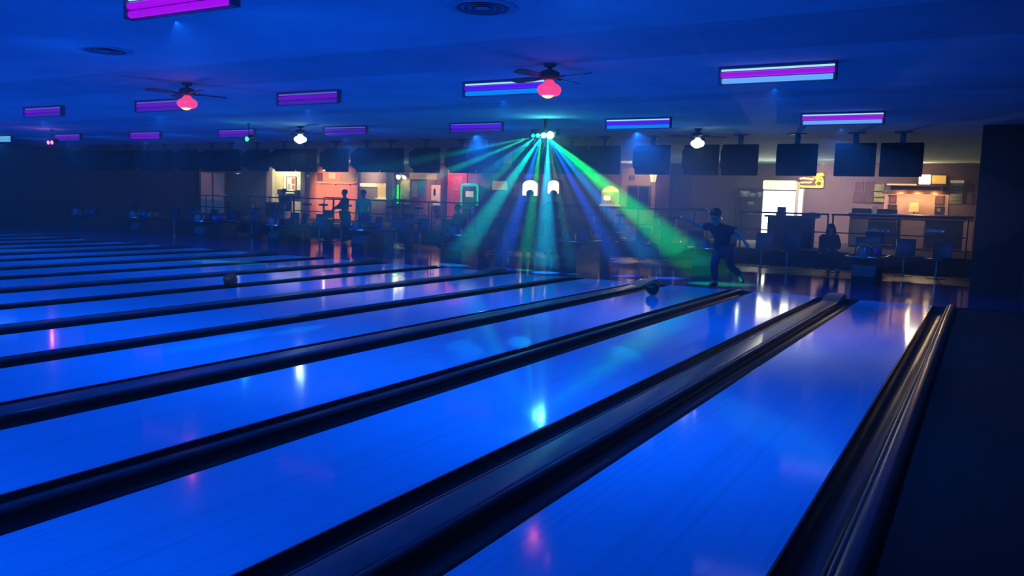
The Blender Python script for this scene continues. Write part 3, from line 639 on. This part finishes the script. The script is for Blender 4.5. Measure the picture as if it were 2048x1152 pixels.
# shelf unit
t = thing('display_cabinet', 'dark display cabinet with white items left of the lit fridge', 'cabinet', (-7.24, BW - .45, CONC_Z))
MB().box(-.50, .50, .40, .44, 0, 1.80, .008).box(-.50, -.47, 0, .42, 0, 1.80, .006).box(.47, .50, 0, .42, 0, 1.80, .006).build('case', M_dark, t)
for z in (.05, .55, .85, 1.15, 1.45, 1.77): MB().box(-.47, .47, 0, .40, z, z + .03, .004).build('shelf', M_blk2, t)
M_item = mat('pale_box', (.6, .64, .5), .5, noise=.15, scale=9)
for x, z, sx, sz, lab in ((-.22, 1.48, .20, .20, 'large pale bowl, left on the top shelf of the dark cabinet'), (.06, 1.48, .15, .14, 'smaller pale bowl, middle of the top shelf of the dark cabinet'), (.34, 1.48, .13, .18, 'pale jar, right on the top shelf of the dark cabinet'), (.02, 1.18, .14, .13, 'pale bowl on the second shelf of the dark cabinet'), (.05, .88, .12, .11, 'pale bowl on the third shelf of the dark cabinet')):
    o = MB().lathe([(0, 0), (sx * .6, 0), (sx * .9, sz * .4), (sx, sz * .85), (sx * .92, sz), (sx * .85, sz * .85), (0, sz * .5)], seg=18).build('bowl' if 'bowl' in lab else 'jar', M_item)
    o.location = (-7.24 + x, BW - .24, CONC_Z + z); tag(o, lab, 'bowl' if 'bowl' in lab else 'jar', 'pale crockery in the dark cabinet')
lamp('cabinet_light', 'POINT', (-7.3, 28.5, 2.2), 3.52, (.9, 1, .8))
# lit drinks fridge
t = thing('drinks_fridge', 'brightly lit white drinks fridge with glowing header sign', 'fridge', (-6.18, BW - .05, CONC_Z))
MB().box(-.55, .55, -.62, 0, 0, 2.03, .02).build('body', M_white, t)
M_fr = mat('fridge_light', (.9, .9, .8), .4, emit=(1.0, 1.0, .74), es=8); M_hd = mat('fridge_header', (.9, .8, .5), .4, emit=(1.0, .86, .42), es=2.6)
MB().box(-.55, .55, -.72, -.62, 1.74, 2.05, .05).build('header_sign', M_hd, t)
MB().box(-.52, .52, -.66, -.62, .22, 1.70, .015).build('glass_door', M_fr, t)
MB().box(-.55, .55, -.68, -.62, 1.70, 1.735, .006).build('door_rail', M_black, t)
MB().box(-.545, .545, -.67, -.62, .10, .22, .006).build('kick_panel', M_black, t)
for z in (.55, .86, 1.2): MB().box(-.50, .50, -.665, -.655, z, z + .012).build('shelf_edge', mat('shelf_grey', (.4, .4, .35), .5, noise=.05, scale=6), t)
lamp('fridge_glow', 'SPOT', (-6.18, 28.6, 1.7), 242, (1, .97, .72), None, (-6.1, 18, .5), 150, .6)
t = thing('side_light_box', 'narrow lit panel on the right side of the drinks fridge', 'light box', (-5.545, BW - .30, 1.25))
MB().box(-.075, .085, -.02, .25, 0, .95, .01).build('case', M_white, t); MB().box(-.065, .075, -.05, -.02, .02, .93, .008).build('diffuser', mat('fridge_side', (.9, .9, .7), .4, emit=(1.0, 1.0, .72), es=1.3), t)
# yellow neon sign
t = thing('neon_sign', 'yellow neon script sign above and right of the lit fridge', 'neon sign', (-5.25, BW - .06, 2.22))
MB().box(-.40, .40, 0, .05, 0, .54, .01).build('backboard', M_ndark, t)
M_neon = mat('yellow_neon', (.6, .5, .1), .3, emit=(1.0, .74, .03), es=2.6); M_neo2 = mat('pale_yellow_neon', (.7, .6, .2), .3, emit=(1.0, .85, .18), es=2.4)
def stroke(pts, r, m): MB().tube([(x, -.045, z) for x, z in pts], r, 10).build('neon_stroke', m, t)
stroke([(-.37, .44), (-.25, .46), (-.10, .46), (.02, .43)], .030, M_neo2)
stroke([(-.40, .32), (-.28, .34), (-.12, .33), (.03, .30), (.06, .36)], .030, M_neo2)
stroke([(-.36, .19), (-.22, .20), (-.06, .19), (.0, .22)], .028, M_neo2)
stroke([(-.36, .08), (-.30, .05), (-.15, .055), (.02, .05), (.12, .06)], .034, M_neon)
stroke([(.02, .43), (.12, .45), (.22, .49), (.34, .50), (.38, .47), (.30, .43), (.18, .41), (.10, .36)], .030, M_neon)
stroke([(.14, .30), (.22, .34), (.32, .35), (.36, .26), (.36, .14), (.36, .05)], .030, M_neon)
stroke([(.30, .25), (.20, .26), (.13, .19), (.17, .09), (.27, .06), (.33, .12), (.32, .22)], .028, M_neon)
stroke([(.02, .05), (.16, .045), (.36, .05)], .030, M_neon)
lamp('neon_sign_glow', 'POINT', (-5.25, 28.9, 2.5), 6.6, (1, .8, .2))
lamp('wall_fill', 'SPOT', (-4.4, 26.2, 2.9), 560, (1, .80, .80), None, (-4.3, 29.5, 1.3), 85, .9)  # added spot that brightens the bare wall, no lamp hangs here

# right end: frames, shelf, pink recess with lamps, menus
k = 0
for x0, x1 in ((-3.88, -3.64), (-3.55, -3.31)):
    for z0, z1 in ((2.16, 2.46), (1.79, 2.08)):
        poster(x0, x1, z0, z1, M_ndark, f'dark framed picture left of the green shelf, {"upper" if z0 > 2 else "lower"} {"left" if x0 < -3.6 else "right"} of four', group='four framed pictures left of the green shelf', y=BW)
t = thing('wall_rack', 'yellow green wall rack left of the pink recess', 'rack', (-3.11, BW, 1.79))
MB().box(-.16, .15, -.05, 0, 0, .60, .008).build('back', mat('yellow_green', (.42, .40, .14), .6, noise=.25, scale=9), t)
for z in (.0, .17, .36): MB().box(-.17, .16, -.14, 0, z, z + .025, .004).build('shelf', M_brown, t)
t = thing('recess_hood', 'dark wooden hood over the pink recess', 'hood', (-2.02, BW, 2.10))
MB().box(-.95, .95, -.40, 0, .0, .09, .01).build('hood_board', M_brown, t); MB().box(-.98, .98, -.43, -.39, -.02, .11, .008).build('fascia', M_brown, t)
t = thing('light_box', 'white square light box above the pink recess', 'light box', (-1.77, BW - .40, 2.64 - .45 + .01))
MB().box(-.17, .17, -.10, .30, .0, .30, .02).build('case', M_tan, t); MB().box(-.165, .165, -.14, -.10, .005, .295, .03).build('diffuser', mat('white_lightbox', (1, .9, .7), .4, emit=(1.0, .90, .58), es=12), t)
t.location.z = 2.21 + .18
t = thing('light_box', 'amber light box beside the white one above the pink recess', 'light box', (-1.37, BW - .40, 2.39))
MB().box(-.21, .21, -.10, .30, .0, .30, .015).build('case', M_brown, t); MB().box(-.19, .19, -.125, -.10, .02, .28, .01).build('diffuser', mat('amber_lightbox', (.8, .5, .1), .4, emit=(1.0, .52, .07), es=.85, noise=.2, scale=5), t)
t = thing('shelf_board', 'long lit ledge above the pink recess under the light boxes', 'shelf', (-1.97, BW - .28, 2.34))
MB().box(-.92, .84, -.27, .28, 0, .05, .008).build('board', M_brown, t); MB().box(-.88, -.02, -.285, -.27, .01, .055, .004).build('lit_edge', mat('amber_edge', (1, .6, .2), .4, emit=(1.0, .60, .22), es=1.1), t)
for xx in (-.8, .7): MB().box(xx - .02, xx + .02, -.2, .28, -.16, 0, .004).build('support', M_brown, t)
lamp('recess_lamp', 'POINT', (-2.45, 29.0, 2.03), 12, (1, .64, .30), radius=.02)
lamp('recess_lamp', 'POINT', (-1.95, 29.0, 2.03), 12, (1, .70, .30), radius=.02)
lamp('recess_lamp', 'POINT', (-1.45, 29.0, 2.03), 12, (1, .64, .30), radius=.02)
lamp('recess_uplight', 'POINT', (-1.8, 28.75, 2.80), 7.7, (1, .55, .22))
poster(-2.78, -2.60, 1.80, 2.02, M_ndark, 'small dark picture in the pink recess, left side', group='pictures in the pink recess', fw=.02)
poster(-1.44, -1.22, 1.78, 2.03, M_ndark, 'dark picture in the pink recess, upper right', group='pictures in the pink recess', fw=.02)
poster(-2.80, -2.57, 1.50, 1.72, M_frame, 'dark picture in the pink recess, lower left', group='pictures in the pink recess', fw=.02)
poster(-1.43, -1.21, 1.48, 1.70, M_frame, 'dark picture in the pink recess, lower right', ((.2, .7, .3, .8, M_grey),), group='pictures in the pink recess', fw=.02)
t = thing('table_lamp', 'yellowish table lamp standing in the pink recess', 'lamp', (-2.03, 29.2, 1.36))
MB().box(-.19, .19, -.12, .12, .0, .03, .006).build('base', M_tan, t)
MB().cyl((0, 0, .03), (0, 0, .18), .02, seg=10).build('stem', M_brown, t)
MB().lathe([(.13, .16), (.15, .16), (.12, .45), (.10, .45), (.13, .16)], seg=20).build('lamp_shade', mat('lit_lampshade', (.7, .55, .2), .5, emit=(1.0, .62, .2), es=.7), t)
t = thing('recess_cabinet', 'low tan cabinet under the table lamp in the pink recess', 'cabinet', (-2.02, 29.2, CONC_Z))
MB().box(-.93, .93, -.22, .25, .0, .90, .01).build('body', M_tan, t); MB().box(-.95, .95, -.26, .255, .90, .955, .008).build('top', M_brown, t)
M_menu = mat('green_menu_board', (.30, .34, .22), .6, noise=.25, scale=8)
t = thing('menu_board', 'greenish menu board right of the pink recess', 'menu board', (-.88, BW, 1.80))
MB().box(-.18, .18, -.05, 0, 0, .66, .008).build('board', M_menu, t); MB().box(-.19, .19, -.08, 0, .66, .74, .01).build('top_light', mat('menu_light', (.8, .75, .5), .5, emit=(.8, .62, .36), es=.35), t)
for i in range(5): MB().box(-.14, .14, -.056, -.05, .08 + .11 * i, .12 + .11 * i).build('printed_block', mat('menu_print', (.12, .16, .12), .6, noise=.2, scale=9), t)
for z0, z1, nm in ((2.17, 2.42, 'upper'), (1.82, 2.10, 'lower')):
    poster(-.62, -.42, z0, z1, M_ndark, f'dark framed picture at the far right of the back wall, {nm} one', group='pictures at the far right', y=BW, fw=.02)

# service counter
t = thing('service_counter', 'long service counter with dark bays in front of the pink recess', 'counter', (-1.95, 26.5, CONC_Z))
MB().box(-1.60, 1.62, .02, .55, 0, .90, .01).build('body', M_brown, t)
MB().box(-1.66, 1.66, -.10, .62, .98, 1.03, .012).build('countertop', M_steel, t)
MB().box(-1.62, 1.64, -.06, .58, .88, .98, .01).build('fascia', M_brown, t)
MB().box(-1.62, -1.09, -.02, .02, .08, .86, .008).build('front_panel', M_grey, t)
MB().box(-1.08, -.21, -.01, .02, .08, .80, .008).build('display_bay', M_glass, t)
MB().box(-.20, .42, -.03, .02, .05, .88, .008).build('front_panel', M_tan, t)
MB().box(.45, 1.40, -.01, .02, .12, .84, .008).build('display_bay', M_glass, t)
MB().box(1.41, 1.65, -.04, .02, .04, .95, .008).build('front_panel', mat('ochre_panel', (.5, .30, .10), .6, noise=.12, scale=5), t)
MB().box(-1.60, 1.62, -.01, .5, 0, .05).build('plinth', M_dark, t)
MB().box(-1.60, -.35, .20, .50, 1.03, 1.17, .012).build('glass_display', M_glass, t)
lamp('counter_front_fill', 'SPOT', (-1.8, 24.2, 2.95), 95, (1, .68, .45), None, (-1.8, 26.4, .7), 95, .8)  # fill spot added to lift the dark counter front
o = MB().lathe([(0, 0), (.07, 0), (.085, .20), (.08, .20), (.065, .015), (0, .015)], seg=18).build('cup', M_white); o.location = (-2.90, 26.52, CONC_Z + 1.03)
tag(o, 'white paper cup standing on the service counter', 'cup')
# small bar before the fridge
t = thing('bar_counter', 'dark bar counter in front of the lit drinks fridge', 'counter', (-4.85, 24.4, CONC_Z))
MB().box(-.62, .62, -.20, .25, 0, .84, .01).build('body', M_dark, t); MB().box(-.70, .74, -.30, .32, .84, .90, .012).build('countertop', M_black, t)
MB().lathe([(0, .90), (.26, .90), (.24, .95), (.12, 1.0), (0, 1.01)], (.55, 0, 0), 20).build('cushion', M_dark, t)
t = thing('cash_register', 'dark cash register on the bar counter before the lit fridge', 'cash register', (-5.15, 24.45, CONC_Z + .90))
MB().box(-.12, .12, -.14, .14, 0, .10, .01).build('drawer', M_black, t); MB().box(-.11, .11, -.05, .12, .10, .24, .01).build('body', mat('purple_grey', (.06, .04, .08), .5, noise=.2, scale=8), t)
MB().box(-.08, .08, -.09, -.05, .14, .22, .006).build('keypad', M_dark, t)

# ---------------------------------------------------------------- people
M_skin = mat('skin', (.36, .20, .14), .55, noise=.1, scale=12)
M_hair = mat('dark_hair', (.02, .014, .012), .5, noise=.3, scale=40)
M_eye = mat('eye', (.5, .5, .5), .2, noise=.05, scale=5); M_lip = mat('lip', (.30, .10, .09), .5, noise=.1, scale=9)
def skin_mesh(name, chains, m, parent=None, sub=2):
    """chains: lists of (point, radius), joined where points coincide; grown into one smooth skin"""
    verts = []; radii = []; edges = []; idx = {}
    def vid(p, r):
        k = tuple(round(c, 4) for c in p)
        if k not in idx: idx[k] = len(verts); verts.append(p); radii.append(r)
        return idx[k]
    for ch in chains:
        ids = [vid(p, r) for p, r in ch]
        edges += [(a, b) for a, b in zip(ids, ids[1:]) if a != b]
    me = bpy.data.meshes.new(name); me.from_pydata(verts, edges, []); o = bpy.data.objects.new(name, me); C.objects.link(o)
    sk = o.modifiers.new('skin', 'SKIN'); sk.use_smooth_shade = True
    sv = me.skin_vertices[0].data
    for i, r in enumerate(radii): sv[i].radius = (r, r) if not isinstance(r, tuple) else r
    for v in sv: v.use_root = False
    sv[0].use_root = True
    o.modifiers.new('sub', 'SUBSURF').levels = sub; o.modifiers['sub'].render_levels = sub
    dg = bpy.context.evaluated_depsgraph_get(); ev = o.evaluated_get(dg)
    m2 = bpy.data.meshes.new_from_object(ev); o.modifiers.clear(); o.data = m2; bpy.data.meshes.remove(me)
    m2.materials.clear(); m2.materials.append(m); m2.polygons.foreach_set('use_smooth', [True] * len(m2.polygons))
    if parent: o.parent = parent
    return o
def V(p): return Vector(p)
def hand(wrist, d, up, side, s=1.0):
    """five finger chains and a palm, rooted in the wrist, pointing along d"""
    d = d.normalized(); n = d.cross(up).normalized(); u2 = n.cross(d).normalized(); out = []
    palm = wrist + d * .075 * s
    out.append([(tuple(wrist), .024 * s), (tuple(wrist + d * .035 * s), (.020 * s, .034 * s)), (tuple(palm), (.017 * s, .036 * s))])
    fing = []
    for i, (off, ln) in enumerate(((-.030, .070), (-.010, .082), (.011, .077), (.030, .060))):
        b = palm + n * off * s + d * .008 * s
        fing.append([(b, .0095 * s), (b + d * ln * .5 * s - u2 * .006 * s, .009 * s), (b + d * ln * .82 * s - u2 * .022 * s, .0085 * s), (b + d * ln * s - u2 * .036 * s, .007 * s)])
    tb = wrist + d * .03 * s + n * side * .028 * s
    fing.append([(tb, .012 * s), (tb + n * side * .028 * s + d * .022 * s - u2 * .01 * s, .011 * s), (tb + n * side * .042 * s + d * .05 * s - u2 * .02 * s, .009 * s)])
    return out, fing
def join_tubes(o, fings):
    bm = bmesh.new(); bm.from_mesh(o.data); mb = MB(); mb.bm.free(); mb.bm = bm
    for f in fings:
        mb.tube([p for p, r in f], [r for p, r in f], 8); mb.ball(tuple(f[-1][0]), f[-1][1] * 1.02, 8)
    bmesh.ops.recalc_face_normals(bm, faces=bm.faces); bm.to_mesh(o.data); bm.free()
    o.data.polygons.foreach_set('use_smooth', [True] * len(o.data.polygons))
def person(label, loc, rotz, J, shirt, trousers, hair='short', group=None, sleeves='short', s=1.0):
    """J: joints in the figure's own axes, facing -Y, in metres"""
    t = thing('person', label, 'person', loc, rotz, group)
    P = {k: V(v) * s for k, v in J.items()}
    body = []
    ab = lambda a, b, f: P[a] + (P[b] - P[a]) * f
    T = tuple
    body.append([(T(P['hip']), .135 * s), (T(ab('hip', 'chest', .5)), .118 * s), (T(P['chest']), .142 * s), (T(P['neck']), .056 * s), (T(P['head'] - V((0, 0, .06 * s))), .07 * s), (T(P['head'] + V((0, 0, .04 * s))), .095 * s), (T(P['head'] + V((0, .01, .105 * s))), .06 * s)])
    fings = []
    for sd in ('l', 'r'):
        body.append([(T(P['chest']), .142 * s), (T(P['sh_' + sd]), .062 * s), (T(P['el_' + sd]), .043 * s), (T(P['wr_' + sd]), .028 * s)])
        d = (P['wr_' + sd] - P['el_' + sd]); up = V((0, 0, 1)) if abs(d.normalized().z) < .8 else V((0, -1, 0))
        pc, fg = hand(P['wr_' + sd], d, up, 1 if sd == 'l' else -1, s); body += [[(T(V(p)), r) for p, r in c] for c in pc]; fings += fg
        body.append([(T(P['hip']), .135 * s), (T(P['hj_' + sd]), .088 * s), (T(P['kn_' + sd]), .058 * s), (T(P['an_' + sd]), .038 * s), (T(P['to_' + sd]), .034 * s)])
    o = skin_mesh('body', body, M_skin, t); join_tubes(o, fings)
    # face, looking along J['look']
    lk = V(J.get('look', (0, -1, 0))).normalized(); sdv = lk.cross(V((0, 0, 1))).normalized(); H = P['head'] + V((0, 0, .02 * s))
    fb = MB()
    for k in (-1, 1): fb.ball(T(H + lk * .085 * s + sdv * k * .033 * s + V((0, 0, .005))), .013 * s, 10)
    fb.build('eyes', M_eye, t)
    MB().tube([H + lk * .088 * s + V((0, 0, .005)), H + lk * .112 * s - V((0, 0, .035 * s)), H + lk * .09 * s - V((0, 0, .042 * s))], [.009 * s, .014 * s, .012 * s], 8).build('nose', M_skin, t)
    MB().tube([H + lk * .083 * s + sdv * .026 * s - V((0, 0, .066 * s)), H + lk * .093 * s - V((0, 0, .066 * s)), H + lk * .083 * s - sdv * .026 * s - V((0, 0, .066 * s))], [.005, .009, .005], 8).build('mouth', M_lip, t)
    eb = MB()
    for k in (-1, 1): eb.ball(T(H + sdv * k * .094 * s), .028 * s, 10, (.5, .8, 1.1))
    eb.build('ears', M_skin, t)
    hb = MB()
    hb.ball(T(H - lk * .018 * s + V((0, 0, .045 * s))), .107 * s, 18, (1, 1, .92))
    if hair == 'long':
        hb.tube([H - lk * .05 * s + V((0, 0, .03)), H - lk * .08 * s - V((0, 0, .09)), H - lk * .09 * s - V((0, 0, .22)), H - lk * .085 * s - V((0, 0, .36))], [.10 * s, .115 * s, .105 * s, .05 * s], 14)
        for k in (-1, 1): hb.tube([H + sdv * k * .08 * s + V((0, 0, .03)), H + sdv * k * .10 * s - V((0, 0, .10)), H + sdv * k * .09 * s - V((0, 0, .28))], [.04 * s, .05 * s, .025 * s], 10)
    hb.build('hair', M_hair, t)
    if hair == 'cap':
        MB().lathe([(0, .115), (.06, .11), (.105, .07), (.115, .035), (.112, .03), (0, .03)], T(H), 20).build('cap', M_dark, t)
        MB().box(-.07, .07, -.10, .06, -.006, .006, .004, None).build('cap_peak', M_dark, t).location = H + lk * .12 * s + V((0, 0, .04 * s))
    g = .014 * s; fr = .55 if sleeves == 'short' else .97
    ch = [[(T(P['hip'] - V((0, 0, .02))), .135 * s + g), (T(ab('hip', 'chest', .5)), .124 * s + g), (T(P['chest']), .144 * s + g), (T(ab('chest', 'neck', .72)), .075 * s + g)]]
    for sd in ('l', 'r'):
        if fr < .6: ch.append([(T(P['chest']), .144 * s + g), (T(P['sh_' + sd]), .068 * s + g), (T(ab('sh_' + sd, 'el_' + sd, .75)), .058 * s + g)])
        else: ch.append([(T(P['chest']), .144 * s + g), (T(P['sh_' + sd]), .068 * s + g), (T(P['el_' + sd]), .05 * s + g), (T(ab('el_' + sd, 'wr_' + sd, .9)), .036 * s + g)])
    skin_mesh('shirt', ch, shirt, t)
    ch = []
    for sd in ('l', 'r'):
        ch.append([(T(P['hip'] - V((0, 0, .03))), .138 * s + g), (T(P['hj_' + sd]), .092 * s + g), (T(P['kn_' + sd]), .062 * s + g), (T(ab('kn_' + sd, 'an_' + sd, .9)), .048 * s + g)])
    skin_mesh('trousers', ch, trousers, t)
    for sd in ('l', 'r'):
        a, b = P['an_' + sd], P['to_' + sd]; d = (b - a); heel = a - V((d.x, d.y, 0)).normalized() * .05 * s + V((0, 0, -.035 * s))
        skin_mesh('shoe', [[(T(heel), .040 * s), (T(a + d * .35 + V((0, 0, -.012))), .048 * s), (T(b), .040 * s), (T(b + V((d.x, d.y, 0)).normalized() * .04 * s), .030 * s)]], M_blk2, t)
    return t
STAND = dict(hip=(0, 0, .95), chest=(0, .01, 1.28), neck=(0, .0, 1.48), head=(0, -.02, 1.62), sh_l=(.19, .01, 1.40), el_l=(.25, .02, 1.12), wr_l=(.24, -.12, .90), sh_r=(-.19, .01, 1.40), el_r=(-.25, .02, 1.12), wr_r=(-.24, -.10, .90),
             hj_l=(.10, 0, .88), kn_l=(.11, -.02, .50), an_l=(.11, .02, .09), to_l=(.12, -.13, .045), hj_r=(-.10, 0, .88), kn_r=(-.11, -.02, .50), an_r=(-.11, .02, .09), to_r=(-.12, -.13, .045))
LEAN = dict(STAND, el_l=(.30, -.10, 1.18), wr_l=(.12, -.34, 1.10), el_r=(-.30, -.10, 1.18), wr_r=(-.12, -.34, 1.10))
SIT = dict(hip=(0, .05, .56), chest=(0, .08, .88), neck=(0, .05, 1.06), head=(0, .02, 1.19), sh_l=(.19, .07, .99), el_l=(.24, .0, .72), wr_l=(.14, -.22, .66), sh_r=(-.19, .07, .99), el_r=(-.24, .0, .72), wr_r=(-.14, -.22, .66),
           hj_l=(.10, .0, .54), kn_l=(.12, -.42, .52), an_l=(.12, -.40, .09), to_l=(.13, -.55, .045), hj_r=(-.10, .0, .54), kn_r=(-.12, -.42, .52), an_r=(-.12, -.40, .09), to_r=(-.13, -.55, .045))
STOOL = dict(SIT)
for k_ in STOOL:
    x, y, z = STOOL[k_]; STOOL[k_] = (x, y, z + .30)
for sd_ in ('l', 'r'):
    x = .12 if sd_ == 'l' else -.12; STOOL['an_' + sd_] = (x, -.34, .38); STOOL['to_' + sd_] = (x, -.48, .335)
BOWL = dict(hip=(.02, .05, .72), chest=(-.02, -.08, .98), neck=(-.06, -.16, 1.16), head=(-.10, -.22, 1.285), sh_l=(-.20, -.08, 1.10), el_l=(-.42, -.06, 1.10), wr_l=(-.60, -.10, 1.19), sh_r=(.16, -.14, 1.07), el_r=(.33, -.14, 1.01), wr_r=(.46, -.22, .86),
            hj_l=(-.07, .02, .67), kn_l=(-.06, -.26, .40), an_l=(-.04, -.16, .09), to_l=(-.08, -.31, .045), hj_r=(.10, .06, .67), kn_r=(.12, .22, .36), an_r=(.24, .52, .20), to_r=(.29, .45, .08), look=(-.25, -1, -.15))
SH = {n: mat('cloth_' + n, c, .9, noise=.15, scale=20) for n, c in dict(navy=(.008, .012, .03), green=(.03, .42, .22), black=(.012, .012, .016), grey=(.08, .08, .09), denim=(.03, .04, .09), plum=(.06, .02, .06)).items()}
person('bowler in dark shirt stooping at the foul line after releasing the ball', (-4.16, 14.92, 0), 0, BOWL, SH['navy'], SH['plum'])
person('standing person in a green shirt before the salmon wall', (-18.2, 21.4, 0), .4, STAND, SH['green'], SH['denim'], s=.97)
person('standing person in dark clothes left of the person in green', (-19.2, 21.6, 0), -.5, LEAN, SH['black'], SH['black'], s=.97, sleeves='long')
person('standing person in dark shirt before the left arched light', (-11.3, 20.5, 0), .2, STAND, SH['navy'], SH['black'], s=1.02)
person('standing person in dark shirt before the right arched light', (-10.6, 20.6, 0), -.3, LEAN, SH['black'], SH['denim'], s=1.02)
person('long-haired woman in black sitting in front of the grey wall', (-3.18, 20.72, 0), .4, SIT, SH['black'], SH['black'], hair='long', sleeves='long', s=.86)
person('seated person wearing a dark cap before the cream doorway', (-25.7, 25.1, CONC_Z), 0, SIT, SH['black'], SH['denim'], hair='cap')
s_ = copy_tree(seat); s_.location = (-25.7, 25.1, CONC_Z); s_.rotation_euler = (0, 0, PI); tag(s_, 'dark moulded chair under the seated person in the cap', 'chair', 'chairs in the settee area')
xp = (LN[8][0] + LN[9][1]) / 2 + 1.15
person('seated person in dark clothes before the jukebox', (xp, 20.72, 0), -.4, SIT, SH['grey'], SH['black'], sleeves='long')

# balls in play
bowling_ball(-4.62, 12.62, .108, 'black', 'dark bowling ball rolling just past the foul line near the bowler')
bowling_ball(-10.1, 8.75, .108, 'rust', 'rusty red bowling ball rolling on a lane left of the disco beams')
